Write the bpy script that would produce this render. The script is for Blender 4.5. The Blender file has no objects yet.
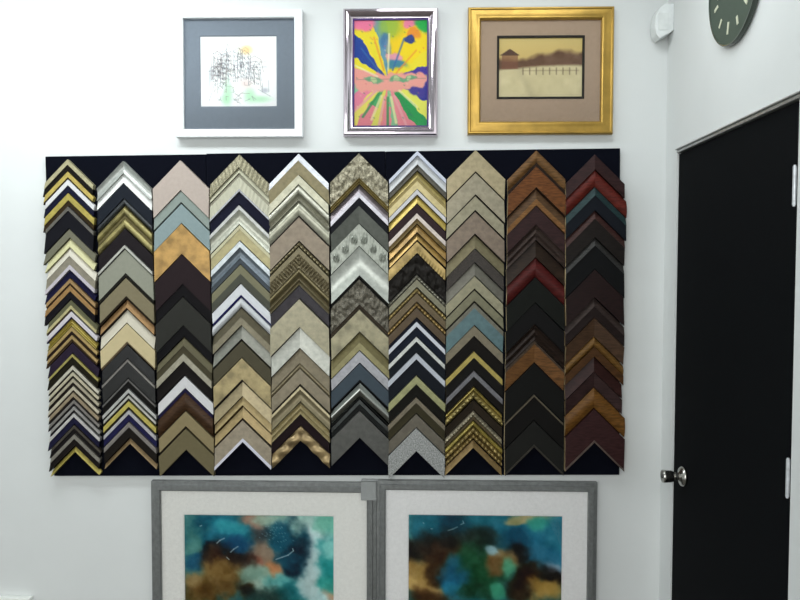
import bpy, bmesh, math, random
import numpy as np
from mathutils import Vector, Matrix, Euler, noise

random.seed(7)
scene = bpy.context.scene
COL = scene.collection

# ------------------------------------------------------------------ camera
F_PX = 760.0
cam_data = bpy.data.cameras.new('camera')
cam_data.sensor_width = 36.0
cam_data.lens = F_PX / 800.0 * 36.0
cam = bpy.data.objects.new('camera', cam_data)
COL.objects.link(cam)
cam.location = (0.0, 0.0, 1.64)
YAW, PITCH, ROLL = math.radians(1.58), math.radians(-2.34), math.radians(0.12)
CAM_R = (Matrix.Rotation(YAW, 3, 'Z') @ Matrix.Rotation(math.radians(90) + PITCH, 3, 'X')
         @ Matrix.Rotation(ROLL, 3, 'Z'))
cam.rotation_euler = CAM_R.to_euler()
scene.camera = cam
CAM = Vector(cam.location)

BACK_Y = 2.64          # back wall plane
LEFT_X, FRONT_Y, CEIL_Z = -2.3, -2.4, 2.80


def ray(px, py):
    return CAM_R @ Vector(((px - 400) / F_PX, -(py - 300) / F_PX, -1.0))


def on_back(px, py, off=0.0):
    d = ray(px, py)
    return CAM + d * ((BACK_Y - off - CAM.y) / d.y)


RIGHT_X = on_back(666.5, 120).x        # right wall plane


def on_right(px, py, off=0.0):
    d = ray(px, py)
    return CAM + d * ((RIGHT_X - off - CAM.x) / d.x)


# ------------------------------------------------------------------ helpers
def lin(h, k=1.0):
    h = h.lstrip('#')
    if len(h) == 3:
        h = ''.join(c * 2 for c in h)
    out = []
    for i in (0, 2, 4):
        c = int(h[i:i + 2], 16) / 255
        c = c / 12.92 if c <= 0.04045 else ((c + 0.055) / 1.055) ** 2.4
        out.append(min(c * k, 0.95))
    return (*out, 1.0)


def link(o, parent=None):
    COL.objects.link(o)
    if parent is not None:
        o.parent = parent
    return o


def obj(name, bm, mats, parent=None, smooth=False):
    me = bpy.data.meshes.new(name)
    bmesh.ops.recalc_face_normals(bm, faces=bm.faces[:])
    bm.to_mesh(me)
    bm.free()
    for m in (mats if isinstance(mats, (list, tuple)) else [mats]):
        me.materials.append(m)
    if smooth:
        for p in me.polygons:
            p.use_smooth = True
    return link(bpy.data.objects.new(name, me), parent)


def empty(name, loc, rot=(0, 0, 0)):
    o = bpy.data.objects.new(name, None)
    o.empty_display_size = 0.05
    o.location = loc
    o.rotation_euler = rot
    return link(o)


def tag(o, label=None, cat=None, group=None, kind=None):
    if label:
        o['label'] = label
    if cat:
        o['category'] = cat
    if group:
        o['group'] = group
    if kind:
        o['kind'] = kind
    return o


def add_box(bm, x0, x1, y0, y1, z0, z1, mat=0):
    v = [bm.verts.new(p) for p in ((x0, y0, z0), (x1, y0, z0), (x1, y1, z0), (x0, y1, z0),
                                   (x0, y0, z1), (x1, y0, z1), (x1, y1, z1), (x0, y1, z1))]
    for f in ((0, 3, 2, 1), (4, 5, 6, 7), (0, 1, 5, 4), (1, 2, 6, 5), (2, 3, 7, 6), (3, 0, 4, 7)):
        bm.faces.new([v[i] for i in f]).material_index = mat
    return v


def add_lathe(bm, prof, n=32, axis='z', cap=True):
    """prof: (radius, height) from one end to the other, turned about axis."""
    rings = []
    for r, h in prof:
        ring = []
        for i in range(n):
            a = 2 * math.pi * i / n
            c, s = r * math.cos(a), r * math.sin(a)
            ring.append(bm.verts.new((c, s, h) if axis == 'z' else ((h, c, s) if axis == 'x' else (c, h, s))))
        rings.append(ring)
    for a, b in zip(rings, rings[1:]):
        for i in range(n):
            bm.faces.new((a[i], a[(i + 1) % n], b[(i + 1) % n], b[i]))
    if cap:
        bm.faces.new(rings[0])
        bm.faces.new(rings[-1])


def bevel(bm, w, seg=2, edges=None):
    bmesh.ops.bevel(bm, geom=edges or bm.edges[:], offset=w, segments=seg, affect='EDGES', profile=0.6)


def smooth_by_angle(o, deg=35):
    me = o.data
    for p in me.polygons:
        p.use_smooth = True
    bm = bmesh.new()
    bm.from_mesh(me)
    for e in bm.edges:
        if len(e.link_faces) == 2 and e.calc_face_angle(0) > math.radians(deg):
            e.smooth = False
    bm.to_mesh(me)
    bm.free()


# ------------------------------------------------------------------ materials
MATS = {}
K = 0.78   # photograph tone -> surface colour


def material(hexc, finish='paint', k=None):
    key = (hexc, finish, k)
    if key in MATS:
        return MATS[key]
    m = bpy.data.materials.new('%s_%s' % (finish, hexc))
    m.use_nodes = True
    nt = m.node_tree
    nd, lk = nt.nodes, nt.links
    b = nd['Principled BSDF']
    c = lin(hexc, K if k is None else k)
    rough, metal, amp, scale, stretch, bump = {
        'paint': (0.55, 0.0, 0.04, 60, (1, 1, 1), 0.0),
        'matte': (0.85, 0.0, 0.04, 90, (1, 1, 1), 0.05),
        'metal': (0.36, 0.42, 0.16, 70, (1, 1, 1), 0.05),
        'leaf': (0.38, 0.45, 0.35, 34, (1, 1, 1), 0.10),
        'gloss': (0.16, 0.0, 0.05, 40, (1, 1, 1), 0.0),
        'chrome': (0.09, 1.0, 0.03, 40, (1, 1, 1), 0.0),
        'steel': (0.24, 1.0, 0.03, 40, (1, 1, 1), 0.0),
        'gilt': (0.34, 0.6, 0.14, 26, (1, 1, 1), 0.04),
        'wood': (0.42, 0.0, 0.45, 40, (1, 1, 4.5), 0.05),
        'speck': (0.45, 0.4, 0.55, 240, (1, 1, 1), 0.35),
        'raw': (0.8, 0.0, 0.15, 120, (1, 1, 1), 0.0),
        'felt': (0.97, 0.0, 0.15, 300, (1, 1, 1), 0.1),
        'wall': (0.75, 0.0, 0.025, 3.0, (1, 1, 1), 0.03),
        'fabric': (0.95, 0.0, 0.10, 350, (1, 1, 1), 0.15),
    }[finish]
    b.inputs['Roughness'].default_value = rough
    b.inputs['Metallic'].default_value = metal
    tc = nd.new('ShaderNodeTexCoord')
    mp = nd.new('ShaderNodeMapping')
    mp.inputs['Scale'].default_value = stretch
    if finish == 'wood':
        mp.inputs['Rotation'].default_value = (0, math.radians(45), 0)
    nz = nd.new('ShaderNodeTexNoise')
    nz.inputs['Scale'].default_value = scale
    nz.inputs['Detail'].default_value = 4
    mix = nd.new('ShaderNodeMix')
    mix.data_type = 'RGBA'
    mix.inputs['A'].default_value = tuple(x * (1 - amp) for x in c[:3]) + (1,)
    mix.inputs['B'].default_value = tuple(min(1, x * (1 + amp)) for x in c[:3]) + (1,)
    mr = nd.new('ShaderNodeMapRange')
    mr.inputs['From Min'].default_value = 0.3
    mr.inputs['From Max'].default_value = 0.7
    lk.new(tc.outputs['Object'], mp.inputs['Vector'])
    lk.new(mp.outputs['Vector'], nz.inputs['Vector'])
    lk.new(nz.outputs['Fac'], mr.inputs['Value'])
    lk.new(mr.outputs['Result'], mix.inputs['Factor'])
    lk.new(mix.outputs['Result'], b.inputs['Base Color'])
    if bump:
        bp = nd.new('ShaderNodeBump')
        bp.inputs['Strength'].default_value = bump
        bp.inputs['Distance'].default_value = 0.002
        lk.new(nz.outputs['Fac'], bp.inputs['Height'])
        lk.new(bp.outputs['Normal'], b.inputs['Normal'])
    b.inputs['Specular IOR Level'].default_value = {'felt': .05, 'paint': .10, 'matte': .06, 'wood': .14}.get(finish, .5)
    MATS[key] = m
    return m


def glass_material():
    m = bpy.data.materials.new('picture_glass')
    m.use_nodes = True
    nd, lk = m.node_tree.nodes, m.node_tree.links
    nd.clear()
    out = nd.new('ShaderNodeOutputMaterial')
    tr = nd.new('ShaderNodeBsdfTransparent')
    tr.inputs['Color'].default_value = (1, 1, 1, 1)
    gl = nd.new('ShaderNodeBsdfGlossy')
    gl.inputs['Roughness'].default_value = 0.02
    fr = nd.new('ShaderNodeFresnel')
    fr.inputs['IOR'].default_value = 1.3
    mx = nd.new('ShaderNodeMixShader')
    lk.new(fr.outputs[0], mx.inputs[0])
    lk.new(tr.outputs[0], mx.inputs[1])
    lk.new(gl.outputs[0], mx.inputs[2])
    lk.new(mx.outputs[0], out.inputs[0])
    return m


GLASS = glass_material()
M_WALL = material('#d7dad9', 'wall', 1.0)
M_FLOOR = material('#5d5953', 'wall', 1.0)

# ------------------------------------------------------------------ the room
bm = bmesh.new(); add_box(bm, LEFT_X - .1, RIGHT_X + .1, BACK_Y, BACK_Y + .1, 0, CEIL_Z)
tag(obj('wall_back', bm, M_WALL), kind='structure')
bm = bmesh.new(); add_box(bm, LEFT_X - .1, LEFT_X, FRONT_Y, BACK_Y, 0, CEIL_Z)
tag(obj('wall_left', bm, M_WALL), kind='structure')
bm = bmesh.new(); add_box(bm, LEFT_X - .1, RIGHT_X + .1, FRONT_Y - .1, FRONT_Y, 0, CEIL_Z)
tag(obj('wall_front', bm, M_WALL), kind='structure')
bm = bmesh.new(); add_box(bm, LEFT_X - .1, RIGHT_X + .1, FRONT_Y - .1, BACK_Y + .1, -.1, 0)
tag(obj('floor', bm, M_FLOOR), kind='structure')
bm = bmesh.new(); add_box(bm, LEFT_X - .1, RIGHT_X + .1, FRONT_Y - .1, BACK_Y + .1, CEIL_Z, CEIL_Z + .1)
tag(obj('ceiling', bm, M_WALL), kind='structure')

# right wall with the door opening
p_far, p_near = on_right(677.5, 153), on_right(798.5, 98)
D_FAR, D_NEAR = p_far.y, p_near.y - 0.005
D_TOP = (p_far.z + p_near.z) / 2
bm = bmesh.new()
add_box(bm, RIGHT_X, RIGHT_X + .1, D_FAR, BACK_Y, 0, CEIL_Z)
add_box(bm, RIGHT_X, RIGHT_X + .1, FRONT_Y, D_NEAR, 0, CEIL_Z)
add_box(bm, RIGHT_X, RIGHT_X + .1, D_NEAR, D_FAR, D_TOP, CEIL_Z)
tag(obj('wall_right', bm, M_WALL), kind='structure')

M_DOOR = material('#0c0e10', 'matte', 1.0)
M_STEEL = material('#b9b8b2', 'steel', 0.9)
M_HINGE = material('#c8ccd0', 'metal', 1.0)
bm = bmesh.new()
add_box(bm, RIGHT_X + .004, RIGHT_X + .044, D_NEAR + .004, D_FAR - .003, .008, D_TOP - .004)
bevel(bm, .0015, 1)
door = tag(obj('door_1', bm, M_DOOR), kind='structure')
# knob: rose, neck and tapered barrel with a keyhole face
kp = on_right(683.5, 476.5)
bm = bmesh.new()
add_lathe(bm, [(.0005, .004), (.029, .004), (.032, 0), (.032, -.004), (.028, -.010), (.018, -.013), (.0125, -.018), (.012, -.028),
               (.016, -.032), (.0185, -.040), (.0205, -.058), (.0205, -.064), (.019, -.067), (.0005, -.067)], 40, 'x', cap=False)
knob = obj('knob', bm, M_STEEL, door, smooth=False)
smooth_by_angle(knob, 40)
knob.location = kp
bm = bmesh.new()
add_lathe(bm, [(.0005, -.0690), (.006, -.0690), (.0065, -.067), (.0065, -.066)], 20, 'x', cap=False)
add_box(bm, -.0695, -.068, -.0008, .0008, -.004, .004)
obj('keyhole', bm, material('#3c3c3c', 'metal', 1.0), knob)
for py in (186, 478):
    hp = on_right(794.5 if py < 300 else 789, py)
    bm = bmesh.new()
    add_lathe(bm, [(.0042, -.043), (.0042, .043)], 14, 'z')
    add_lathe(bm, [(.003, .043), (.003, .046)], 14, 'z')
    add_lathe(bm, [(.003, -.046), (.003, -.043)], 14, 'z')
    add_box(bm, .0005, .003, -.004, .010, -.042, .042)
    hg = obj('hinge', bm, M_HINGE, door)
    hg.location = (RIGHT_X - .003, D_NEAR + .008, hp.z)
# metal head strip over the door and the thin strike-side jamb
bm = bmesh.new()
add_box(bm, RIGHT_X - .006, RIGHT_X + .05, D_NEAR - .04, D_FAR - .008, D_TOP - .002, D_TOP + .007)
add_box(bm, RIGHT_X - .011, RIGHT_X, D_NEAR - .04, D_FAR - .008, D_TOP + .007, D_TOP + .011)
bevel(bm, .001, 1)
tag(obj('trim_1', bm, material('#9b9d9c', 'metal', 1.0)), kind='structure')
bm = bmesh.new()
add_box(bm, RIGHT_X + .046, RIGHT_X + .09, D_NEAR + .001, D_FAR - .001, .001, D_TOP - .003)
tag(obj('trim_2', bm, material('#15161a', 'paint', 1.0)), kind='structure')

# ------------------------------------------------------------------ display board
BOARD_T = 0.016
bl, br = on_back(49.5, 315, BOARD_T).x, on_back(620, 312, BOARD_T).x
bt, bb = on_back(335, 152.5, BOARD_T).z, on_back(335, 475.5, BOARD_T).z
seam_a, seam_b = on_back(209, 300, BOARD_T).x, on_back(387, 300, BOARD_T).x
M_FELT = material('#0b0d16', 'felt', 1.0)
e0, e1 = on_back(49.5, 316, BOARD_T), on_back(620, 311.5, BOARD_T)
TILT = -math.atan2(e1.z - e0.z, e1.x - e0.x)          # the board hangs a touch out of level
board = empty('display_board', (0.5 * (bl + br), BACK_Y, 0.5 * (bt + bb)), (0, TILT, 0))
tag(board, 'black felt display board on white wall covered in rows of frame corner samples', 'display board')
for x0, x1, dz in ((bl, seam_a, 0.0), (seam_a, seam_b, .002), (seam_b, br, .001)):
    bm = bmesh.new()
    add_box(bm, x0 + .0004 - board.location.x, x1 - .0004 - board.location.x, -BOARD_T, -.0005, -(bt - bb) / 2, (bt - bb) / 2 + dz)
    bevel(bm, .0015, 1)
    obj('panel', bm, M_FELT, board)

# ------------------------------------------------------------------ corner samples
# per band: thickness (photo px at the apex), colour, finish, profile, ornament
FIN = {'m': 'metal', 'p': 'paint', 'x': 'matte', 'g': 'gloss', 'w': 'wood', 'l': 'leaf', 's': 'speck', 'c': 'chrome'}
PX = 1.0 / 290.0


def prof_height(kind, u):
    if kind == 'i':            # low outside, rises inwards
        return 0.50 + 0.50 * u
    if kind == 'o':            # high outside, falls inwards
        return 1.0 - 0.42 * u
    if kind == 'r':            # rounded
        return 0.62 + 0.38 * math.sin(math.pi * min(max(u, 0), 1))
    if kind == 'v':            # cove
        return 1.0 - 0.38 * math.sin(math.pi * min(max(u, 0), 1))
    if kind == 't':            # thin raised edge
        return 1.08
    if kind == 'n':            # sunk
        return 0.72
    if kind == 'k':            # ridged
        return 0.86 + 0.14 * math.cos(u * math.pi * 4)
    return 0.92                # flat


def ornament(code, t, u, w, seed):
    if code == 'bead':
        p = w * 1.05
        a = ((t / p) % 1.0) * 2 - 1
        b = u * 2 - 1
        return 0.0085 * math.sqrt(max(0, 1 - a * a - b * b)) - 0.005
    if code == 'rope':
        p = w * 0.8
        return -.002 + 0.006 * (0.5 + 0.5 * math.sin(2 * math.pi * (t / p + u * 0.9))) * math.sin(math.pi * u)
    if code == 'gleam':
        p = w * 1.5
        return 0.004 * math.sin(2 * math.pi * (t / p + u * 0.5))
    if code == 'rib':
        p = 0.0115
        return -.003 + 0.0075 * max(0, math.sin(2 * math.pi * t / p)) ** 0.6 * math.sin(math.pi * min(u, 1)) ** 0.5 if 0 < u < 1 else 0.0
    if code == 'floral':
        n = noise.noise(Vector((t * 60, u * w * 60, seed)))
        n2 = noise.noise(Vector((t * 120 + 9, u * w * 120, seed + 3)))
        return 0.008 * max(-0.4, n) + 0.004 * n2
    if code == 'engrave':
        return 0.0014 * math.sin(2 * math.pi * t / 0.011) * math.sin(2 * math.pi * (u + t / 0.03))
    if code == 'rosette':
        p = 0.044
        a = ((t / p + 0.35) % 1.0 - 0.5) * p
        b = (u - 0.5) * w
        r = math.hypot(a, b)
        ring = 0.0048 * math.exp(-((r - 0.0085) / 0.0020) ** 2) + 0.005 * math.exp(-(r / 0.0030) ** 2)
        return ring + 0.0016 * noise.noise(Vector((t * 160, u * w * 160, seed)))
    if code == 'scallop':
        p = 0.0125
        return 0.006 * abs(math.sin(math.pi * t / p)) * max(0, u - .45) / .55
    return 0.0


def strip_mesh(side, z_off, thick, hw, H, kind, orn, seed, end_slot, slant=0.0, total=1.0):
    """One straight strip of moulding from the mitre to the cut end."""
    bm = bmesh.new()
    w = thick / math.sqrt(2)
    nu = {'r': 7, 'v': 7, 'k': 13}.get(kind, 3)
    nt = 1
    if orn:
        nu, nt = max(nu, 8, int(w / PX * .9)), 96
    pts = []
    for i in range(nu):
        u = i / (nu - 1)
        pts.append((u, prof_height(kind, u) * H))
    secs = []
    for j in range(nt + 1):
        sec = []
        for u, h in pts + [(1, None), (0, None)]:
            x = (hw + slant * ((z_off + u * thick) / total - .5)) * j / nt
            if h is None:
                hh = .0008
            else:
                hh = h + (ornament(orn, x * math.sqrt(2) + u * w, u, w, seed) if orn else 0.0)
            sec.append(bm.verts.new((side * x, -hh, -x - z_off - u * thick)))
        secs.append(sec)
    n = len(secs[0])
    for a, b in zip(secs, secs[1:]):
        for i in range(n):
            bm.faces.new((a[i], a[(i + 1) % n], b[(i + 1) % n], b[i]))
    bm.faces.new(secs[0])
    bm.faces.new(secs[-1]).material_index = end_slot
    return bm


def make_sample(apex, hw, bands, H, raw_end, rot, seed, slants, ext, tone):
    root = empty('frame_sample', apex, (0, rot, 0))
    big = max(range(len(bands)), key=lambda i: bands[i][0])
    raw = material('#cdbb92', 'raw', 1.0)
    for side in (-1, 1):
        rail = None
        order = [big] + [i for i in range(len(bands)) if i != big]
        for i in order:
            th, hexc, fin, kind, orn = bands[i]
            z_off = sum(b[0] for b in bands[:i]) * PX
            m = material(hexc, FIN[fin], tone)
            e = 1 if raw_end else 0
            bm = strip_mesh(side, z_off, th * PX - .0001, hw + ext[side], H, kind, orn, seed, e, slants[side], sum(b[0] for b in bands) * PX)
            if i == big:
                nm = 'rail'
            elif orn in ('bead', 'rope', 'gleam'):
                nm = 'beading'
            elif i > big:
                nm = 'lip'
            else:
                nm = 'edging'
            o = obj(nm, bm, [m, raw] if raw_end else m, root if i == big else rail)
            if kind in 'rv' or orn:
                smooth_by_angle(o, 50)
            if i == big:
                rail = o
    return root


# column: apex x at top/bottom, left and right edge at top/bottom (photo px), then the samples top to bottom
COLUMNS = [
 ('first', (67.0, 74.5), (46.5, 52.0), (97.0, 103.0), '''
pale gold edged black|159.3|5.2 c4bd96 m t;6.3 16130f p f
bright gold thin|171.5|5.5 cfb964 m t;2.4 30220f p f
white edged navy|179.7|5.4 e6e6e6 p t;7.6 14172f p f
gold edged brown|193.0|7 bfae58 m t;6 372a18 p f
grey edged black|206.5|4 6d6a62 m t;18 15151c p f
plain olive grey|229.0|9 7c7a68 x f
cream yellow|238.5|9 d9d5a6 p i
cream and taupe banded|248.0|8 ded8c8 p i;9 97907f m f;4.3 cfc8cf p t
narrow plain navy|270.5|7.8 19183a p f
copper twin line|278.7|4.2 ab8a5c m t;2.6 33221a p n;5.6 ab8450 m t;8 15131a p f
olive with gold lip|299.9|5.4 66654c p f;3.6 c9bf8c m t;1.8 4a3520 p n
white edged indigo|311.4|5.3 ded8dc p t;2.2 2b2858 p f
ridged yellow gold|319.0|7.5 b8a654 m k
tan edged espresso|327.0|4 b79c62 m t;3.8 2c1d17 p f
tan lined brown|335.2|3.6 b39762 m t;3.8 41301d p f
plain dark violet|343.0|10.4 2b2133 p f
hairline gold olive black|354.0|2.8 b2a660 m t;8.3 1f1c0f p f
silver edged charcoal|365.6|4 d6d1bf m t;2.2 26211a p f
cream edged charcoal|372.0|3.6 cfc7ac m t;2.6 28221b p f
sand edged charcoal|378.5|3.6 bdb49c m t;3.9 231d19 p f
ivory edged umber|386.2|3.8 d0c7b0 m t;2.2 3c3026 p f
tan edged umber|392.5|4 a8977b m t;3.2 2e2621 p f
dull grey edged black|400.0|3.3 8d8882 m t;3 1e1b1d p f
pewter edged black|406.5|3.5 a8a5a1 m t;3 1c191c p f
bright white edged navy|413.2|3.7 d8d5d2 m t;7.8 191835 p f
dark bronze edged black|425.3|3 4f483e m t;5.4 1b1718 p f
silver grey edged black|434.2|4.6 8f8a80 m t;7.8 1b1514 p f
lowest bright gold|447.0|5 c2b25c m i
'''),
 ('second', (123.0, 129.5), (97.0, 104.0), (152.0, 158.0), '''
wide white and silver|161.0|12 bfc3bd m v;10 f0f2ee p i
slate black and pewter|183.7|14 1e232c p f;8 3f4244 s r
ridged olive gold|206.2|9 938956 l r;3 62582f m n;10 a09560 l r
plain black brown|228.7|15.8 221d20 p f
sage with silver edge|245.0|3 bdbdb4 m t;1.5 1c1b1a p n;23.5 9c9d8e x f;3.6 1c1a15 p f
mid taupe flat|278.0|18 8b8268 x f;2.8 241b10 p f
soft copper|300.2|8 b48d5f m i;1.3 2a1c14 p f
chalk cream|310.2|13 d9d2bf p i
buttery cream|323.6|18 d6c69b p f;3 6d5a3e m n
deep black glossy|345.0|14 0e0e10 g f
thin silver line black|359.3|2.6 8a8680 m t;16.6 121110 g f
hairline pewter black|379.0|2.1 6d6b68 m t;7.6 131211 p f
silver edged ebony|389.0|4.4 c6c6c2 m t;1.4 1a1918 p f
slim pale silver|395.3|3 c9c8bf m t;2.4 2b2718 p f
lemon gold edged|401.2|5.6 c8b95e m t;2.9 2a2412 p f
silver edged midnight blue|410.1|4 c4c2c4 m t;7.8 20204a p f
pewter brown edged black|422.1|5 8d8782 m t;11.4 1c1712 p f
lowest tan edged|438.9|4.8 ab9169 m i
'''),
 ('third', (180.0, 186.0), (152.3, 158.5), (208.6, 213.5), '''
wide blush pink|160.5|30 c3b5ab x f
narrow sage grey|190.9|11.6 97a29b x f;1.2 353d3c p n
wide blue grey|204.0|19.6 93a4a5 x f
wide amber gold leaf|223.8|30.6 b58f52 l f
wide espresso brown|254.7|29 2a1f22 p f;13 121013 p n
wide charcoal|297.2|28 33332f p f;12 100f12 p n
olive brown with silver lip|337.6|8 68634d p i;8 4c4735 p f;7.4 a49f8c m t;14 1a1615 p n
plain bright white|376.4|12.6 e2e1e2 p f
dark copper brown|389.2|3 1b173c p n;19 45301f w r
dusty tan|411.7|15.6 978967 x f;1.5 2c2214 p n
wide olive tan|429.0|21 756c51 x f
'''),
 ('fourth', (238.6, 243.0), (209.5, 215.0), (270.0, 272.0), '''
engraved champagne|154.0|13 8f896f s i engrave;6.5 c8c6ad p i
cream engraved|173.8|3 8f8c7a m n;12 cfcdb7 p f engrave;3 a5a7ac m t
wide ink black|192.2|12.6 14162a p f
silver white scooped|205.2|4 b8bab6 m t;15.6 c3c4b4 m v
khaki champagne|225.1|4 d0cba8 p t;11.8 a59c72 m f
steel blue with silver edge|241.1|6 c6cdcf m t;11 78838c m v;6.4 4b5258 p f
olive grey stepped|264.7|9 86836a x f;10 53544a p f
snow white over navy|284.0|10.6 e4e6ea p f;3 26256a p n
snow white scooped|297.8|10 d5d8da p r
olive brown stepped|308.0|9 625b47 m i;9 7d7660 m f
dull silver grey|326.2|13.4 93948a m i;1.4 26231d p n
dark olive grey|341.2|16.8 55503f p f
wide tan gold|358.2|22.4 a7976d l f;1.4 231a1a p n
mid champagne|382.2|14.8 ae9f7c m i
slim pale gold|397.2|9 c0aa7a m i;1.4 55401f p n
peach gold|407.8|11 b8a172 m i;1.5 3a2916 p n
taupe with white lip|420.5|18 a69a85 m f;3.6 e2e2ee p t
'''),
 ('fifth', (298.2, 300.5), (268.5, 271.5), (329.0, 329.5), '''
silver white over champagne|153.2|7 d4d6dc m i;14.6 a79c7a m o
fluted pale champagne|175.0|9 b9b7a0 m f;9 d6d5c4 m r;7 9c9a88 m v;15.6 b9b8a4 m r;1.4 28231f p n
taupe brown|217.4|23.8 7d7160 m f
carved beaded bronze|241.5|6 8d8262 m r bead;6 6d6448 m f;14 84795c s f rib;7 8a7e5a m r;10.8 7a7054 m k
dark pewter|285.5|13.6 545056 m o
wide champagne olive|299.3|28.6 99937a m f
silver white cove|328.1|20.6 bfc0b6 m i
taupe stepped|348.9|14 8b806a m i;6 a5987a m r;16 877d68 m f;1.4 2c251c p n
bright edged taupe gold|386.4|3 cdc09a m t;13 958a6c m v
ridged pale gold|402.6|12.6 ac9e74 m k
black burgundy|415.4|11 1e1114 p f
bright gold rope|426.5|14.6 ab946a l r gleam
'''),
 ('sixth', (358.8, 359.8), (329.3, 330.0), (387.5, 388.0), '''
wide floral champagne|153.2|24 a39c85 s f floral;7 9a8a58 m k
lilac taupe with silver|184.3|8 877e83 m i;5.8 c3c1c8 m t
black over dark pewter|198.4|7.4 14151b p f;17.6 63665f m o
rosette carved silver|223.8|23 9da196 m f rosette
wide silver white|246.9|28 c9cdc4 m v;4.6 15140f p n
wide floral dark bronze|279.7|24.4 6d685b s f floral;5.4 42392d p n
pearly olive champagne|309.7|22.6 918b70 l f
olive gold stepped|332.5|10 7d744d m i;8.4 8c855c m f
lilac silver|351.1|12.4 a4a4a8 m f
slate blue|363.7|17 47525b p f;1.8 17181a p n
polished chrome|382.7|15.4 9a9d98 c r;1.4 1a1b19 p n
chrome edged black|399.7|4.4 6a6d6c c t;6.6 1d1f1e p f
wide dull pewter|410.9|27 5c5c58 m f
'''),
 ('seventh', (417.2, 416.0), (388.4, 388.5), (446.0, 445.5), '''
blue white edged silver|151.0|4 dadfee p t;9 d8dadb p i;6.6 88857d m v
pale gold stepped|170.8|6 b7a566 m i;4 8b7b46 m n;8.6 bcae7d m f
crisp white|189.5|5.6 dcdadc p t
yellow gold plain|195.2|8.7 bda552 m i
dark plum|204.0|9 37282b p f
silver tan|213.2|5 c2b7ae m t;5.8 a18d64 m v
antique orange gold|224.2|7.6 a6854c l i;1.2 3a2a14 p n;7.2 b39252 l i
scallop edged gold|240.4|1.2 33250f p n;12 ae955c l f scallop
carved black|253.7|20.6 25221f p f floral
beaded pewter|274.5|5 a09d8d m r bead;8.2 78755f m f
gold beaded bronze|287.9|5.4 b09a63 l r bead;9 5d4e33 m f
gold beaded umber|302.5|5.4 b0935c l r bead;10 4c3b23 m f
white line navy|318.2|3.6 141724 p f;4.8 dcdfe6 p t;10 161d2c p f
silver line blue black|336.9|4.6 c9ccc6 m t;11.4 141b22 p f
white edged black|353.1|6 c8cdd6 p t;16.4 151a22 p f
olive gold edged black|375.7|8.4 9d9d70 m t;13 15140f p f
pewter edged bronze|397.3|5.6 7c7360 m t;11 3d3826 p f
brown grey|414.1|14 6d675a m f
silver speckled|428.3|23 a3a5a3 s f
'''),
 ('eighth', (475.6, 473.2), (446.4, 446.0), (505.0, 503.0), '''
pale tan|150.0|21.6 a79a79 m f;1.2 2c2519 p n
grey champagne|173.0|21.6 98907a m f;1.4 231d14 p n
narrow sage tan|196.2|14.2 928c74 m f;1.4 201a13 p n
mauve brown|212.0|22 7d6e5f m f;1 292118 p n
narrow olive tan|235.2|13.6 837a5c m i
dark brown speckled|249.0|13.8 37302a s f
grey taupe|263.0|13 7b786d m i
pale sage|276.2|13 938e74 m f;1 2a2519 p n
olive green|290.4|11 77745b m f;1.4 2a2618 p n
teal blue with taupe edge|303.0|5 6d6a5c m f;17.6 587478 m f
warm grey taupe|325.8|11 7d745f m f
plain black|337.0|14.4 17130f p f
thin gold line black|351.6|6 b3a054 m t;13 171513 p f
pewter edged black|371.0|5.6 77767a m t;10 17130f p f
gold rope edged|386.9|4 b7a357 l r;9 a08f54 l r rope
dark umber|400.2|11 382e22 m o
silver rope edged brown|411.4|6 a59c84 l r rope;3.6 5a4a2c m n
triple beaded gold|421.2|5.6 a8974c l r;7 a28d55 l r bead;7 9a8450 l r bead
lowest tan gold|441.0|7 a3895a m i
'''),
 ('ninth', (536.6, 533.5), (505.3, 504.0), (563.5, 564.0), '''
antique gold walnut|150.0|12 7c5a36 w r;4 2a1b11 w n
orange walnut|166.4|21 7a4a25 w f;1.6 281409 p n
brown with copper lip|189.2|9.4 644a32 w i;7 8c6238 w t
dark mahogany|206.0|19 3c2525 w f
brown grey lined|225.2|15 423530 w k
deep brown|240.4|17.4 35281f w i
wide red mahogany|258.0|19.4 5a201e w r
black green|277.6|25.4 1a1c18 p f
plain jet black|303.2|21.4 161515 p f
espresso lined|324.8|16 2f241e w k
tan walnut|341.0|3 5b4c3e w n;19 805833 w o
wide matt black|363.4|31 171715 p f
gold hairline black|394.6|2 6e6450 m t;24 161412 p f
lowest charcoal|421.0|23.6 242421 p f;2.4 45413a p t
'''),
 ('tenth', (595.4, 594.0), (564.5, 565.5), (624.0, 624.0), '''
dusky mahogany|154.0|15.6 3a2424 w i
cherry red|170.0|16.6 6b2a22 w r
dark teal over navy|187.0|8 2c4344 w i;15 1a1e26 p f
red brown over black|210.6|8 4a302c w i;18.4 241e1b w f
charcoal over black|237.6|7.6 3f3e3c w i;24 151617 p f
plain espresso|269.6|27.6 2a1a19 w f
grey brown|297.8|8.6 463a36 w i;11 271b19 w f
mid walnut|318.0|19 57402f w o
golden walnut|337.4|9.6 7a582a w r;10 57381c w f
burgundy brown|357.6|14.6 3d2421 w i
purple brown|372.6|15 43302f w o
golden oak|388.2|20.6 7c5426 w r
lowest wide burgundy|409.2|31 3f2424 w f;2.2 74635a m t
'''),
]

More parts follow.
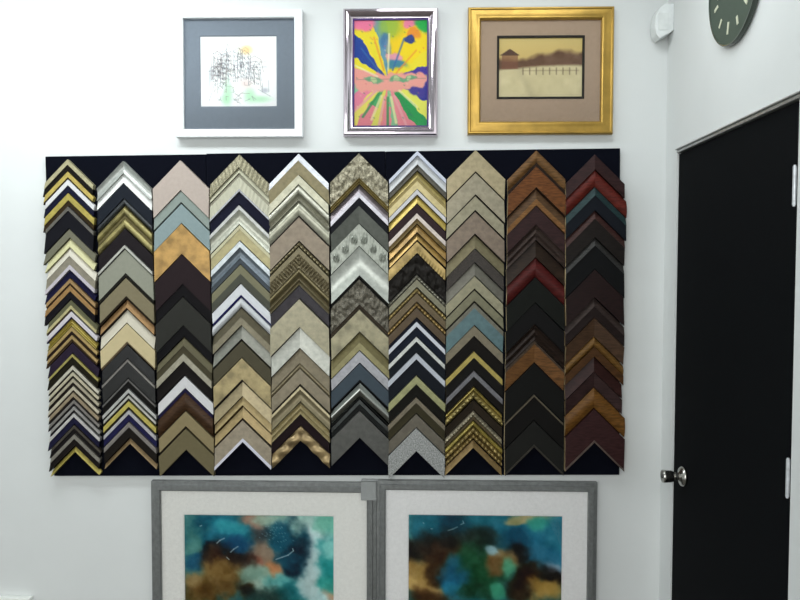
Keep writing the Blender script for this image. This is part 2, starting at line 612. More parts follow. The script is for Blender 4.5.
FRONT = BOARD_T + 0.022
labels = set()
SEED = 0
for ci, (cname, ax, lx, rx, rows) in enumerate(COLUMNS):
    rows = [r for r in rows.strip().split('\n')]
    prev = None
    for ri, row in enumerate(rows):
        desc, y0, bs = row.split('|')
        y0 = float(y0)
        bands = []
        for b in bs.split(';'):
            q = b.split()
            bands.append((float(q[0]), '#' + q[1], q[2], q[3], q[4] if len(q) > 4 else None))
        f = (y0 - 155) / 295.0
        apx = ax[0] + (ax[1] - ax[0]) * f
        lpx = lx[0] + (lx[1] - lx[0]) * f
        rpx = rx[0] + (rx[1] - rx[0]) * f
        a = on_back(apx, y0, FRONT)
        hw = 0.5 * (on_back(rpx, y0 + 30, FRONT).x - on_back(lpx, y0 + 30, FRONT).x) - .0012
        tot = sum(b[0] for b in bands)
        if ri + 1 < len(rows):                       # leave a shadow gap before the next sample
            over = tot - (float(rows[ri + 1].split('|')[1]) - y0 - 1.15)
            if over > 0:
                k = len(bands) - 1
                if bands[k][0] - over < 1.0:
                    k = max(range(len(bands)), key=lambda i: bands[i][0])
                bands[k] = (bands[k][0] - over, *bands[k][1:])
                tot -= over
        rnd = random.Random(ci * 100 + ri)
        a.x += rnd.uniform(-.0004, .0004)
        ext = {-1: rnd.uniform(-.0008, .0008), 1: rnd.uniform(-.0008, .0008)}
        if ci == 0:
            ext = {-1: rnd.uniform(-.004, .003), 1: rnd.uniform(-.003, .001)}
        elif ci == 1 and ri > 8:
            ext = {-1: rnd.uniform(-.004, .001), 1: rnd.uniform(-.003, .001)}
        elif ci == 9:
            ext[1] = (.001, .008, .006, .001, 0, -.001, .003, .001, 0, -.004, -.004, .006, .004)[ri]
        a.y = BACK_Y - BOARD_T - .0004
        H = .0165 + min(tot, 30) * .0003 + rnd.uniform(-.001, .001)
        rot = TILT + math.radians(rnd.uniform(-.2, .2))
        slants = {-1: .0105 * min(1, tot / 8), 1: -.006} if ci == 0 else {-1: rnd.uniform(-.002, .003), 1: rnd.uniform(-.003, .003)}
        raw_end = ci in (8, 9) or (ci == 7 and ri > 11)
        SEED += 1
        s = make_sample(a, hw, bands, H, raw_end, rot, SEED * 3.7, slants, ext, (K, K, K, K, K, K, K, K * .96, K * .80, K * .80)[ci])
        if prev is None:
            lab = '%s corner sample topmost in %s column counting toward the door' % (desc, cname)
        else:
            lab = '%s corner sample under %s one, %s of ten columns toward door' % (desc, prev, cname)
            if len(lab.split()) > 16:
                lab = '%s corner sample under %s one, %s column toward door' % (desc, prev, cname)
        assert lab not in labels and len(lab.split()) <= 16, lab
        labels.add(lab)
        tag(s, lab, 'frame sample', 'frame corner samples on the black board')
        prev = desc

# ------------------------------------------------------------------ painted sheets
def s2l(a):
    a = np.clip(a, 0, 255) / 255.0
    return np.where(a <= 0.04045, a / 12.92, ((a + 0.055) / 1.055) ** 2.4)


def fractal(h, w, cells, seed, octaves=4):
    rng = np.random.default_rng(seed)
    out = np.zeros((h, w))
    amp, tot = 1.0, 0.0
    for o in range(octaves):
        cy = max(2, int(cells * h / max(h, w)))
        g = rng.random((cy + 2, cells + 2))
        ys = np.linspace(0, cy, h)
        xs = np.linspace(0, cells, w)
        yi, xi = ys.astype(int), xs.astype(int)
        fy, fx = (ys - yi)[:, None], (xs - xi)[None, :]
        fy, fx = fy * fy * (3 - 2 * fy), fx * fx * (3 - 2 * fx)
        a = g[np.ix_(yi, xi)]; b = g[np.ix_(yi, xi + 1)]
        c = g[np.ix_(yi + 1, xi)]; d = g[np.ix_(yi + 1, xi + 1)]
        out += amp * ((a * (1 - fx) + b * fx) * (1 - fy) + (c * (1 - fx) + d * fx) * fy)
        tot += amp
        amp *= 0.5
        cells *= 2
    return out / tot * 2 - 1


def pigment_material():
    m = bpy.data.materials.new('painted_paper')
    m.use_nodes = True
    nd, lk = m.node_tree.nodes, m.node_tree.links
    b = nd['Principled BSDF']
    at = nd.new('ShaderNodeVertexColor')
    at.layer_name = 'pigment'
    lk.new(at.outputs['Color'], b.inputs['Base Color'])
    b.inputs['Roughness'].default_value = 0.7
    b.inputs['Specular IOR Level'].default_value = 0.1
    return m


PIG = pigment_material()


def painted_sheet(name, img, x0, x1, y, z0, z1, parent, k=1.45):
    """img: H x W x 3 pigment colours, top row first."""
    h, w = img.shape[:2]
    xs, zs = np.linspace(x0, x1, w), np.linspace(z1, z0, h)
    X, Z = np.meshgrid(xs, zs)
    co = np.stack([X, np.full_like(X, y), Z], -1).reshape(-1, 3)
    idx = np.arange(h * w).reshape(h, w)
    fs = np.stack([idx[:-1, :-1], idx[1:, :-1], idx[1:, 1:], idx[:-1, 1:]], -1).reshape(-1, 4)
    me = bpy.data.meshes.new(name)
    me.vertices.add(len(co)); me.vertices.foreach_set('co', co.ravel())
    me.loops.add(fs.size); me.loops.foreach_set('vertex_index', fs.ravel().astype(np.int32))
    me.polygons.add(len(fs)); me.polygons.foreach_set('loop_start', np.arange(0, fs.size, 4, dtype=np.int32))
    me.update(calc_edges=True)
    ca = me.color_attributes.new('pigment', 'FLOAT_COLOR', 'POINT')
    rgba = np.ones((h * w, 4))
    rgba[:, :3] = np.clip(s2l(img.reshape(-1, 3)) * k, 0, 0.95)
    ca.data.foreach_set('color', rgba.ravel())
    me.materials.append(PIG)
    return link(bpy.data.objects.new(name, me), parent)


def hexrgb(h):
    return np.array([int(h[i:i + 2], 16) for i in (0, 2, 4)], float)


def blob(img, u, v, cx, cy, rx, ry, hexc, a=1.0, soft=1.0, rough=0.0):
    d = np.sqrt(((u - cx) / rx) ** 2 + ((v - cy) / ry) ** 2)
    if rough:
        d = d + rough * fractal(*u.shape, 11, int(cx * 997 + cy * 313 + rx * 71), 4)
    k = a / (1 + np.exp(np.clip((d - 1) * 6 / soft, -40, 40)))
    img[:] = img * (1 - k[..., None]) + hexrgb(hexc) * k[..., None]


def strokes(img, pts, hexc, width, a=1.0):
    """A polyline in sheet units (u 0..1 across, v 0..1 down)."""
    h, w = img.shape[:2]
    yy, xx = np.mgrid[0:h, 0:w]
    for (u0, v0), (u1, v1) in zip(pts, pts[1:]):
        ax_, ay_, bx_, by_ = u0 * w, v0 * h, u1 * w, v1 * h
        L = max((bx_ - ax_) ** 2 + (by_ - ay_) ** 2, 1e-6)
        t = np.clip(((xx - ax_) * (bx_ - ax_) + (yy - ay_) * (by_ - ay_)) / L, 0, 1)
        d = np.hypot(xx - ax_ - t * (bx_ - ax_), yy - ay_ - t * (by_ - ay_))
        k = a * np.clip(width - d + 0.5, 0, 1)
        img[:] = img * (1 - k[..., None]) + hexrgb(hexc) * k[..., None]


def uv_grid(h, w, warp, seed):
    v, u = np.mgrid[0:h, 0:w].astype(float)
    u /= (w - 1); v = v / (w - 1)          # v in units of sheet width
    return u + warp * fractal(h, w, 5, seed, 5), v + warp * fractal(h, w, 5, seed + 1, 5)


def cloud_painting_a(h, w):
    img = np.zeros((h, w, 3)) + hexrgb('4f7a7a')
    u, v = uv_grid(h, w, .055, 11)
    for b in ((.10, .10, .16, .20, '557f7e'), (.17, .12, .16, .14, '1f5464'), (.33, .17, .20, .16, '2c6d7d'),
              (.30, .10, .12, .06, '3f8b94'), (.22, .29, .16, .06, '17222e'), (.42, .30, .10, .09, '1d4a63'), (.36, .26, .10, .08, '23536d'),
              (.05, .25, .09, .14, '5f8a84'), (.08, .36, .10, .07, '24566e'),
              (.52, .14, .07, .14, '4b4a4a'), (.47, .03, .10, .05, '9a7b6c'), (.60, .04, .12, .05, '8fa596'),
              (.74, .08, .16, .08, '9fb8ae'), (.90, .25, .12, .45, 'b4c3c2'), (.97, .05, .13, .07, '6fa596'),
              (.97, .34, .08, .16, '2b807f'), (.99, .22, .06, .06, '7dafaa'),
              (.68, .24, .14, .19, '1b3440'), (.65, .21, .12, .15, '2a6271'), (.73, .31, .08, .11, '162a36'), (.66, .33, .10, .07, '22505f'),
              (.53, .28, .07, .10, '8d7c6c'), (.47, .36, .05, .06, '9c7263'), (.59, .42, .06, .07, 'ad7a56'),
              (.35, .42, .14, .12, '33251f'), (.22, .34, .10, .10, '3d2a20'), (.22, .48, .16, .14, '7d6a45'), (.05, .50, .09, .08, '8e7a58'),
              (.48, .46, .10, .08, '7f9a8e'), (.54, .52, .10, .06, 'a5b6aa'), (.42, .56, .06, .05, '20201f'),
              (.68, .50, .12, .06, '6fa7a3'), (.72, .58, .14, .10, '2a6b70'), (.84, .52, .07, .16, 'a8b7b6'), (.98, .54, .05, .08, 'a58a72'),
              (.94, .47, .05, .07, '3d8c85'), (.20, .62, .22, .12, '5d4a2a'), (.55, .62, .12, .08, '31443f'),
              (.30, .80, .25, .16, '2f6670'), (.70, .85, .22, .15, '8a6a4c'), (.15, .95, .2, .15, 'a5b4ae'), (.55, 1.05, .25, .15, '20505c'),
              (.85, 1.15, .2, .2, '9fb7b2'), (.25, 1.25, .25, .15, '6d5333')):
        blob(img, u, v, *b, a=.93, soft=.85, rough=.55)
    img[:] = (img - 105) * 1.45 + 102
    img += (fractal(h, w, 14, 31) * 26)[..., None] + (fractal(h, w, 40, 33, 2) * 9)[..., None]
    for pts in ([(.22, .20), (.24, .18), (.27, .165)], [(.31, .26), (.33, .24), (.36, .22)], [(.61, .305), (.65, .29), (.69, .275), (.725, .245), (.72, .23)],
                [(.285, .295), (.30, .31)], [(.11, .085), (.12, .08)]):
        strokes(img, [(a, b * w / h * 1.05) for a, b in pts], 'b9d0d2', .7, .75)
    rng = np.random.default_rng(5)
    for i in range(40):
        cu, cv = .60 + rng.normal() * .05, .15 + rng.normal() * .05
        strokes(img, [(cu, cv * w / h), (cu + .006, (cv + .004) * w / h)], '8fbcc4', .5, .5)
    return img


def cloud_painting_b(h, w):
    img = np.zeros((h, w, 3)) + hexrgb('3a5a58')
    u, v = uv_grid(h, w, .055, 51)
    for b in ((.02, .06, .07, .14, '6fa79f'), (.22, .10, .20, .14, '1c4a59'), (.12, .10, .08, .07, '2f6b78'), (.52, .08, .14, .14, '32707c'),
              (.70, .12, .20, .18, '2a6677'), (.92, .20, .14, .22, '2f6f85'), (.97, .10, .10, .14, '35707f'), (.76, .03, .12, .03, 'a9946f'), (.70, .02, .05, .03, '8b8a68'),
              (.85, .06, .06, .04, '3f8a7d'), (.72, .20, .10, .10, '1f4f62'),
              (.20, .24, .26, .10, '2b2420'), (.45, .20, .14, .09, '2a3531'), (.25, .32, .16, .10, '4a3623'), (.03, .34, .05, .12, '1f1d1a'),
              (.76, .28, .11, .06, '211d1c'), (.90, .31, .12, .08, '3a7186'), (.98, .37, .07, .05, '7f93a0'),
              (.40, .34, .12, .11, '28583f'), (.47, .42, .16, .10, '245038'), (.62, .33, .09, .06, '8b7350'), (.57, .37, .06, .06, '6f5a3d'), (.66, .38, .06, .06, '5c9a80'),
              (.56, .27, .04, .03, '8aa5ab'),
              (.10, .42, .12, .09, '9c8558'), (.14, .50, .14, .06, 'a38c5e'), (.03, .52, .05, .05, 'b09a6c'), (.20, .40, .06, .08, '3f2f1d'),
              (.30, .45, .07, .13, '27627d'), (.28, .53, .05, .07, '347a93'), (.42, .54, .10, .07, '1f4430'), (.57, .54, .05, .06, '4a8f76'),
              (.80, .43, .10, .09, '3d2817'), (.94, .42, .08, .06, '1c1512'), (.90, .52, .12, .07, '9f854e'), (.72, .52, .08, .08, '332517'),
              (.12, .60, .12, .08, '4a341f'), (.50, .75, .3, .14, '2a6a76'), (.85, .75, .18, .14, '5a4325'), (.20, .95, .2, .14, '6fa096'),
              (.70, 1.0, .25, .16, '20404a'), (.35, 1.2, .3, .16, '97805a'), (.85, 1.25, .2, .15, '2f7080')):
        blob(img, u, v, *b, a=.93, soft=1.0, rough=.5)
    img[:] = (img - 90) * 1.45 + 84
    img += (fractal(h, w, 14, 71) * 24)[..., None] + (fractal(h, w, 40, 73, 2) * 8)[..., None]
    for pts in ([(.26, .11), (.29, .10), (.32, .085)], [(.34, .07), (.36, .06), (.355, .045)], [(.10, .06), (.105, .065)], [(.15, .10), (.16, .10)], [(.53, .25), (.56, .24), (.58, .25)]):
        strokes(img, [(a, b * w / h * 1.05) for a, b in pts], 'a5c4c6', .6, .7)
    return img


def city_sketch(h, w):
    img = np.zeros((h, w, 3)) + hexrgb('f3f6f4')
    rng = np.random.default_rng(3)
    v, u = np.mgrid[0:h, 0:w].astype(float)
    u /= w; v /= h
    blob(img, u, v, .60, .20, .075, .06, 'f2c98a', .9, 1.5)
    for c in ((.36, .78, .05, .14), (.33, .88, .05, .06), (.64, .82, .06, .08), (.76, .88, .12, .04)):
        blob(img, u, v, *c, 'a4dcae', .75, 2)
    blob(img, u, v, .15, .55, .03, .10, '9a9da2', .5, 2)
    blob(img, u, v, .83, .76, .04, .03, '8a8d9c', .6, 2)
    blob(img, u, v, .58, .66, .08, .06, 'dcb8b4', .5, 2)
    # buildings: loosely drawn towers and gables, windows and scribbles
    inks = ['4a4d55', '5f5654', '6d727c', '5a4648']
    for i in range(22):
        bw = rng.uniform(.05, .15)
        x = rng.uniform(.13, .80 - bw)
        top = .15 + .30 * abs(x + bw / 2 - .42) + rng.uniform(0, .28)
        bot = min(.86, top + rng.uniform(.15, .4))
        ink = inks[rng.integers(4)]
        wob = lambda: rng.normal() * .012
        strokes(img, [(x + wob(), bot + wob()), (x + wob(), top), (x + bw / 2 + wob(), top - rng.uniform(.02, .07)), (x + bw + wob(), top + wob()), (x + bw + wob(), bot)], ink, .55, .6)
        yy_ = top + .03
        while yy_ < bot - .03:
            strokes(img, [(x + .01 + wob(), yy_), (x + bw - .01 + wob(), yy_ + wob())], ink, .4, .5)
            for q in range(2):
                cx = x + rng.uniform(.01, bw)
                strokes(img, [(cx, yy_ + .008), (cx + .006, yy_ + .026)], '2f3136', .8, .5)
            yy_ += rng.uniform(.04, .08)
    for i in range(60):
        a, b = rng.uniform(.12, .80), rng.uniform(.35, .90)
        strokes(img, [(a, b), (a + rng.normal() * .03, b + rng.normal() * .03), (a + rng.normal() * .04, b + rng.uniform(0, .05))], inks[i % 4], .45, .5)
    for pts in ([(.12, .90), (.18, .70), (.22, .62)], [(.74, .74), (.90, .84)], [(.80, .66), (.80, .78)], [(.88, .62), (.88, .78)]):
        strokes(img, pts, '6a6d74', .5, .6)
    return img


def pop_burst(h, w):
    img = np.zeros((h, w, 3)) + hexrgb('f2e04a')
    v, u = np.mgrid[0:h, 0:w].astype(float)
    u /= w; v = v / h
    wob = fractal(h, w, 9, 91) * .035
    cx, cy = .46, .56
    ang = (np.degrees(np.arctan2(v - cy, (u - cx) * .72)) + wob * 160) % 360      # 0 right, 90 down
    cols = [(0, 28, '3e3f9a'), (28, 42, 'f0ef6a'), (42, 60, '2fa45a'), (60, 76, 'f2949c'), (76, 90, '8fc99a'), (90, 100, 'f2948f'), (100, 112, 'e8e46c'),
            (112, 126, '54b070'), (126, 142, 'f3e870'), (142, 160, 'f08fa8'), (160, 180, '8fd0a8'), (180, 203, 'f4a9a0'),
            (203, 216, 'f3e63c'), (216, 236, '2c4a9c'), (236, 256, 'f1e03a'), (256, 268, '6f9fae'), (268, 296, 'f6d22c'), (296, 322, 'f7dc2c'), (322, 338, 'f3e23c'), (338, 352, '4a3fa0'), (352, 360, '2f9a6a')]
    img[:] = hexrgb('f2e04a')
    for a0, a1, c in cols:
        img[(ang >= a0) & (ang < a1)] = hexrgb(c)
    low = (v > .80 + wob) & (ang > 60) & (ang < 150)
    pinks = low & (((ang // 14) % 2) == 0)
    img[pinks] = hexrgb('ef8f9a')
    u2, v2 = u + wob, v + wob
    blob(img, u2, v2, .14, .05, .16, .07, 'ef7fa2', 1, .4)
    blob(img, u2, v2, .48, .07, .14, .11, '9cc04e', .9, .8)
    blob(img, u2, v2, .76, .04, .12, .05, 'f088a8', 1, .4)
    blob(img, u2, v2, .96, .04, .14, .08, '2fae52', 1, .4)
    blob(img, u2, v2, .42, .20, .06, .08, '4a7aa8', .9, .6)
    blob(img, u2, v2, .79, .14, .09, .05, 'f09a3c', 1, .4)
    blob(img, u2, v2, .74, .19, .07, .035, '34458a', 1, .3)
    blob(img, u2, v2, .46, .28, .05, .07, '6a8fc0', .7, .8)
    blob(img, u2, v2, .55, .36, .10, .04, 'e8a0b0', 1, .4)
    blob(img, u2, v2, .57, .42, .13, .045, '3d86a6', .95, .5)
    for k in range(7):
        blob(img, u2, v2, .10 + .13 * k, .55, .10, .055, 'f3a89c', 1, .35)
        blob(img, u2, v2, .13 + .12 * k, .60, .10, .055, 'f3ab9e', 1, .35)
    for k, (a, b) in enumerate(((.27, .55), (.58, .55), (.74, .55))):
        blob(img, u2, v2, a, b, .11, .025, '6fae84', .95, .4)
        blob(img, u2, v2, a, b, .035, .022, 'c8d8a0', .9, .4)
    blob(img, u2, v2, .85, .67, .10, .04, '4d459c', 1, .4)
    for k in range(9):                      # little rays and leaves over the lower fan
        a0 = math.radians(38 + 13 * k)
        r0, r1 = .16, .40 + .03 * (k % 3)
        strokes(img, [(cx + r0 * math.cos(a0) * 1.2, cy + r0 * math.sin(a0)), (cx + r1 * math.cos(a0) * 1.2, cy + r1 * math.sin(a0))],
                ['f4f0b0', '3a9a5c', 'f3b0b4'][k % 3], 2.4, .8)
    for k in range(6):
        a0 = math.radians(200 + 24 * k)
        strokes(img, [(cx + .12 * math.cos(a0) * 1.2, cy + .10 * math.sin(a0)), (cx + .40 * math.cos(a0) * 1.2, cy + .42 * math.sin(a0))],
                ['f6f2c4', '3f6fb0', 'f0a040'][k % 3], 1.8, .7)
    strokes(img, [(.05, .555), (.95, .545)], '7a7f70', .6, .5)
    rng = np.random.default_rng(12)
    for i in range(60):
        a, b = rng.uniform(.05, .95), rng.uniform(.05, .95)
        strokes(img, [(a, b), (a + .012, b + .006)], ['2f5a8a', '2f8a54', 'f4f0c0', 'd8607a'][rng.integers(4)], .7, .6)
    return img


def winter_field(h, w):
    """A plain snowy field under a yellow sky with a low brown wood and a barn."""
    v, u = np.mgrid[0:h, 0:w].astype(float)
    u /= w; v = v / h
    img = np.zeros((h, w, 3))
    sky = hexrgb('d2bd7c'), hexrgb('c9ad6c')
    img[:] = sky[0] * (1 - v[..., None] * 2).clip(0, 1) + sky[1] * (v[..., None] * 2).clip(0, 1)
    n = fractal(h, w, 10, 41)
    hill = .27 + .07 * np.sin(u * 5.5 + .4) + n * .05
    wood = np.clip((v - hill) * 14, 0, 1)[..., None]
    img[:] = img * (1 - wood) + (hexrgb('6b5140') + n[..., None] * 22) * wood
    snow = np.clip((v - .47 - .04 * np.sin(u * 3.0 + 2.2) - n * .02) * 22, 0, 1)[..., None]
    img[:] = img * (1 - snow) + (hexrgb('cfc39a') + n[..., None] * 12) * snow
    path = np.exp(-((u - (.25 + (v - .5) * .35)) / .05) ** 2) * (v > .5)
    img[:] = img * (1 - .25 * path[..., None]) + hexrgb('8f8468') * (.25 * path[..., None])
    bx = ((u > .06) & (u < .24) & (v > .30) & (v < .52))
    img[bx] = img[bx] * .35 + hexrgb('7a5140') * .65
    roof = (v > .20 + np.abs(u - .15) * .9) & (v < .31) & (np.abs(u - .15) < .12)
    img[roof] = hexrgb('5a4338')
    for k in range(9):
        a = .30 + .075 * k
        strokes(img, [(a, .50), (a, .60)], '4a3a30', .7, .6)
    strokes(img, [(.29, .54), (.93, .54)], '4a3a30', .4, .5)
    return img


# ------------------------------------------------------------------ framed pictures
def mitred_frame(bm, w, h, rail, prof):
    """Four mitred rails about the origin in the XZ plane; prof: (across 0..1 from outside, height)."""
    corners = [(-1, -1), (1, -1), (1, 1), (-1, 1)]
    rings = []
    for sx, sz in corners:
        rings.append([bm.verts.new((sx * (w / 2 - rail * s), -hh, sz * (h / 2 - rail * s))) for s, hh in prof])
    n = len(prof)
    for i in range(4):
        a, b = rings[i], rings[(i + 1) % 4]
        for k in range(n):
            bm.faces.new((a[k], a[(k + 1) % n], b[(k + 1) % n], b[k]))


def framed_picture(name, label, px, rail_px, prof, depth, frame_mat, mat_hex, open_px, art, art_res, z_ext=None, inner=None, group=None,
                   mat_finish='matte', liner=None, art_k=1.0):
    """px: outer x0,y0,x1,y1; open_px: artwork x0,y0,x1,y1."""
    tl, br_ = on_back(px[0], px[1], depth), on_back(px[2], px[3], depth)
    x0, x1, z1, z0 = tl.x, br_.x, tl.z, br_.z
    if z_ext is not None:
        z0 = z_ext
    cx, cz, w, h = (x0 + x1) / 2, (z0 + z1) / 2, x1 - x0, z1 - z0
    rail = rail_px / 288.0
    root = empty(name, (cx, BACK_Y - .001, cz))
    tag(root, label, 'framed picture', group)
    bm = bmesh.new()
    mitred_frame(bm, w, h, rail, [(s, hh * depth) for s, hh in prof] + [(1, 0.0), (0, 0.0)])
    fr = obj('frame', bm, frame_mat, root)
    smooth_by_angle(fr, 30)
    iy = -depth * .45
    otl, obr = on_back(open_px[0], open_px[1], depth * .4), on_back(open_px[2], open_px[3], depth * .4)
    a0, a1, b1, b0 = otl.x - cx, obr.x - cx, otl.z - cz, obr.z - cz
    if z_ext is not None:
        b0 = -h / 2 + rail + (h / 2 - rail - b1)
    iw, ih = w / 2 - rail * .98, h / 2 - rail * .98
    if mat_hex:
        bm = bmesh.new()
        bev = .003
        o4 = [(-iw, -ih), (iw, -ih), (iw, ih), (-iw, ih)]
        i4 = [(a0, b0), (a1, b0), (a1, b1), (a0, b1)]
        g4 = [(a0 + bev, b0 + bev), (a1 - bev, b0 + bev), (a1 - bev, b1 - bev), (a0 + bev, b1 - bev)]
        R = [[bm.verts.new((x, iy + dy, z)) for x, z in q] for q, dy in ((o4, 0), (i4, 0), (g4, .003))]
        for A, B in zip(R, R[1:]):
            for i in range(4):
                bm.faces.new((A[i], A[(i + 1) % 4], B[(i + 1) % 4], B[i]))
        obj('mat_board', bm, material(mat_hex, mat_finish, .90), root)
    else:
        a0, a1, b0, b1 = -iw, iw, -ih, ih
    if liner:
        t = liner[1] / 288.0
        bm = bmesh.new()
        cw, ch = a1 - a0, b1 - b0
        mitred_frame(bm, cw, ch, t, [(0, .006), (1, .006), (1, 0), (0, 0)])
        lo = obj('liner', bm, material(liner[0], 'paint'), root)
        lo.location = ((a0 + a1) / 2, iy + .0045, (b0 + b1) / 2)
    painted_sheet('artwork', art(*art_res), a0 - .001, a1 + .001, iy + .004, b0 - .001, b1 + .001, root, art_k)
    bm = bmesh.new()
    add_box(bm, -iw, iw, -.007 + iy, -.005 + iy, -ih, ih)
    obj('glass_pane', bm, GLASS, root)
    bm = bmesh.new()
    add_box(bm, -iw, iw, iy + .0065, iy + .009, -ih, ih)
    obj('backing_board', bm, material('#8a7a60', 'matte', 1.0), root)
    return root


BOX = [(0, .92), (.08, 1.0), (.9, 1.0), (1.0, .92)]
framed_picture('framed_sketch', 'white framed ink city sketch in wide slate blue mat above the board', (174.5, 9.8, 302.5, 136.8), 7.8, BOX, .030,
               material('#f2f5f6', 'paint', 1.0), '#838d98', (199.5, 35.8, 277.5, 107), city_sketch, (180, 192), art_k=1.1)
framed_picture('framed_poster', 'small colourful sunburst print in a polished chrome frame hung above the board', (342.8, 7.5, 437.8, 135.5), 9.3,
               [(0, .6), (.06, .8), (.2, .97), (.4, 1.0), (.6, .9), (.78, .72), (.9, .62), (1.0, .6)], .034,
               material('#d8ccd6', 'chrome', 0.9), None, (352, 17, 424.5, 124), pop_burst, (210, 146), art_k=1.0, liner=('#6d54a0', 1.6))
framed_picture('framed_landscape', 'ornate gold framed snowy landscape with tan mat hung above the board', (468.5, 6.5, 613.3, 133.5), 12.5,
               [(0, .7), (.08, .88), (.16, .9), (.24, .78), (.5, .8), (.72, .98), (.86, 1.0), (.94, .9), (1.0, .6)], .030,
               material('#bf9a48', 'gilt', .85), '#b39c86', (497, 36, 584, 99), winter_field, (90, 126), liner=('#2a2620', 2.2))

STEP = [(0, .80), (.35, .84), (.4, 1.0), (.92, 1.0), (1.0, .9)]
M_SILVER = material('#8b8e8d', 'metal', .70)
low_a = framed_picture('framed_print', 'silver framed teal cloud abstract with white edged blue centre and a corner guard', (150.5, 481.5, 376, 700), 9.5, STEP, .028,
                       M_SILVER, '#fbfbf6', (183.5, 514, 334.5, 700), cloud_painting_a, (268, 240), art_k=1.1, z_ext=.10, group='silver framed abstracts under the board')
low_b = framed_picture('framed_print', 'silver framed abstract with green and brown centre, beside the corner-guarded one', (376.5, 481, 595, 700), 9.0, STEP, .028,
                       M_SILVER, '#fbfbfa', (408, 514, 561, 700), cloud_painting_b, (268, 240), art_k=1.1, z_ext=.10, group='silver framed abstracts under the board')

# glossy plastic corner guard slipped over one corner of the first print
g = on_back(376, 481.5, .028)
bm = bmesh.new()
s = .052
pts = [(-s, 0), (0, 0), (0, -s * 1.25), (-s * .9, -s * 1.25)]
add_box(bm, -s, .0015, -.0325, -.0295, -s * 1.25, .0015)
add_box(bm, .0, .0025, -.0325, -.002, -s * 1.25, .0015)
add_box(bm, -s, .0025, -.0325, -.002, .0, .0025)
add_box(bm, -s * .95, .0025, -.0345, -.0325, -s * 1.25, -s * 1.10)
guard = obj('corner_guard', bm, material('#a3a6a5', 'gloss'))
guard.location = (g.x, BACK_Y, g.z)
tag(guard, 'glossy pale grey corner guard slipped over the silver print frame', 'corner guard')

# ------------------------------------------------------------------ wall clock
cy, cz, cr = 2.07, 2.402, .164
M_CLK = material('#4b564d', 'paint', 1.0)
M_MARK = material('#c9cbb4', 'paint', 1.0)
clock = empty('wall_clock', (RIGHT_X, cy, cz))
tag(clock, 'round dark green wall clock above the black door', 'clock')
bm = bmesh.new()
add_lathe(bm, [(cr - .006, -.001), (cr, -.002), (cr, -.012), (cr - .002, -.015), (cr - .005, -.0145), (cr - .006, -.010), (cr - .006, -.001)], 64, 'x', cap=False)
rim = obj('rim', bm, material('#434c45', 'gloss', 1.0), clock)
smooth_by_angle(rim, 40)
bm = bmesh.new()
add_lathe(bm, [(cr - .0055, -.002), (cr - .0055, -.0115)], 64, 'x')
obj('dial', bm, M_CLK, clock)
for k in range(12):
    a = math.radians(30 * k + 13)          # clockwise seen from the room: wall's right is -y
    L, W = (.032, .005) if k % 3 == 0 else (.024, .0045)
    bm = bmesh.new()
    add_box(bm, -.0132, -.0114, -W, W, -L / 2, L / 2)
    mk = obj('hour_mark', bm, M_MARK, clock)
    r = cr - .048
    mk.location = (0, -r * math.sin(a), r * math.cos(a))
    mk.rotation_euler = (a, 0, 0)
for nm, ang, L, W, d in (('hour_hand', 264, .098, .005, -.0155), ('minute_hand', 124, .118, .004, -.018)):
    bm = bmesh.new()
    add_box(bm, d, d + .0015, -W, W, -.018, L)
    hd = obj(nm, bm, M_MARK, clock)
    hd.rotation_euler = (math.radians(ang), 0, 0)
bm = bmesh.new()
add_lathe(bm, [(.007, -.0115), (.007, -.0205)], 20, 'x')
obj('hub', bm, M_MARK, clock)

# ------------------------------------------------------------------ motion sensor by the corner
sp = on_right(670, 22)
M_SENS = material('#dfe3e2', 'paint', 1.0)
sensor = empty('motion_detector', (RIGHT_X, 2.606, sp.z - .010))
tag(sensor, 'small white motion detector high in the corner beside the clock', 'motion detector')
out = [(0, .058), (-.028, .058), (-.048, .044), (-.059, .020), (-.063, -.012), (-.058, -.042), (-.046, -.057), (-.014, -.038), (0, -.030)]
bm = bmesh.new()
A = [bm.verts.new((x, -.028, z)) for x, z in out]
B = [bm.verts.new((x, .028, z)) for x, z in out]
bm.faces.new(A); bm.faces.new(B[::-1])
for i in range(len(out)):
    j = (i + 1) % len(out)
    bm.faces.new((A[i], A[j], B[j], B[i]))
bevel(bm, .004, 2)
o = obj('housing', bm, M_SENS, sensor); smooth_by_angle(o, 30)
bm = bmesh.new()
add_box(bm, -.052, -.018, -.0295, -.027, -.030, .026)
bevel(bm, .002, 2)
obj('lens', bm, material('#dadedc', 'paint', 1.0), sensor)

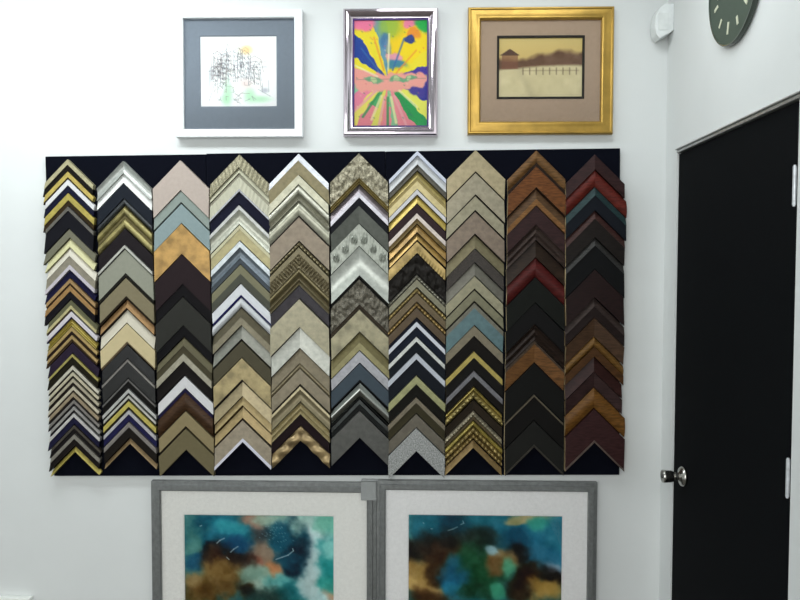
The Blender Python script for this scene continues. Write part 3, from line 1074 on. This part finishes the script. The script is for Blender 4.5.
# ------------------------------------------------------------------ wall socket at the lower edge of the view
q0, q1 = on_back(-14, 599, .03), on_back(29, 599, .03)
sock = empty('wall_socket', ((q0.x + q1.x) / 2, BACK_Y, q1.z - .045))
tag(sock, 'white surface mounted wall socket low beside the silver framed print', 'socket')
hw_ = (q1.x - q0.x) / 2
bm = bmesh.new(); add_box(bm, -hw_, hw_, -.030, -.0005, -.045, .045); bevel(bm, .004, 2)
obj('housing', bm, material('#dfe2dd', 'paint', 1.0), sock)
bm = bmesh.new(); add_box(bm, -hw_ + .006, hw_ - .006, -.034, -.0302, -.040, .040); bevel(bm, .002, 2)
obj('face_plate', bm, material('#b5b9b4', 'paint', 1.0), sock)
for sx in (-.03, .03):
    bm = bmesh.new()
    for dx in (-.006, .006):
        add_box(bm, sx + dx - .0012, sx + dx + .0012, -.0346, -.0338, -.006, .006)
    obj('slot', bm, material('#2a2a2a', 'paint', 1.0), sock)

# ------------------------------------------------------------------ light
def area(name, loc, rot, sx, sy, power, col):
    L = bpy.data.lights.new(name, 'AREA')
    L.shape = 'RECTANGLE'
    L.size, L.size_y, L.energy, L.color = sx, sy, power, col
    o = bpy.data.objects.new(name, L)
    o.location, o.rotation_euler = loc, rot
    return link(o)


area('ceiling_area_light', (-1.15, 2.0, 2.785), (0, 0, 0), 1.2, .25, 17, (.92, .98, 1.0))
area('ceiling_area_light', (.25, 2.0, 2.785), (0, 0, 0), .9, .25, 6, (.92, .98, 1.0))  # added fill to brighten the upper right walls, no known fixture here
area('ceiling_area_light', (-.40, -1.45, 2.785), (0, 0, 0), 1.2, .30, 50, (1.0, 1.0, .99))
area('front_fill_light', (-1.2, FRONT_Y + .02, 1.7), (math.radians(90), 0, 0), 2.0, 1.8, 30, (.98, .99, 1.0))  # added soft frontal fill behind the camera; the front wall has no window
w = bpy.data.worlds.new('world')
scene.world = w
w.use_nodes = True
w.node_tree.nodes['Background'].inputs[0].default_value = (.6, .7, .8, 1)
w.node_tree.nodes['Background'].inputs[1].default_value = .3

scene.view_settings.view_transform = 'Standard'
scene.view_settings.look = 'None'
scene.view_settings.gamma = 1.0
scene.view_settings.use_curve_mapping = False
scene.view_settings.exposure = 0.28
scene.cycles.max_bounces = 8
scene.cycles.use_denoising = True
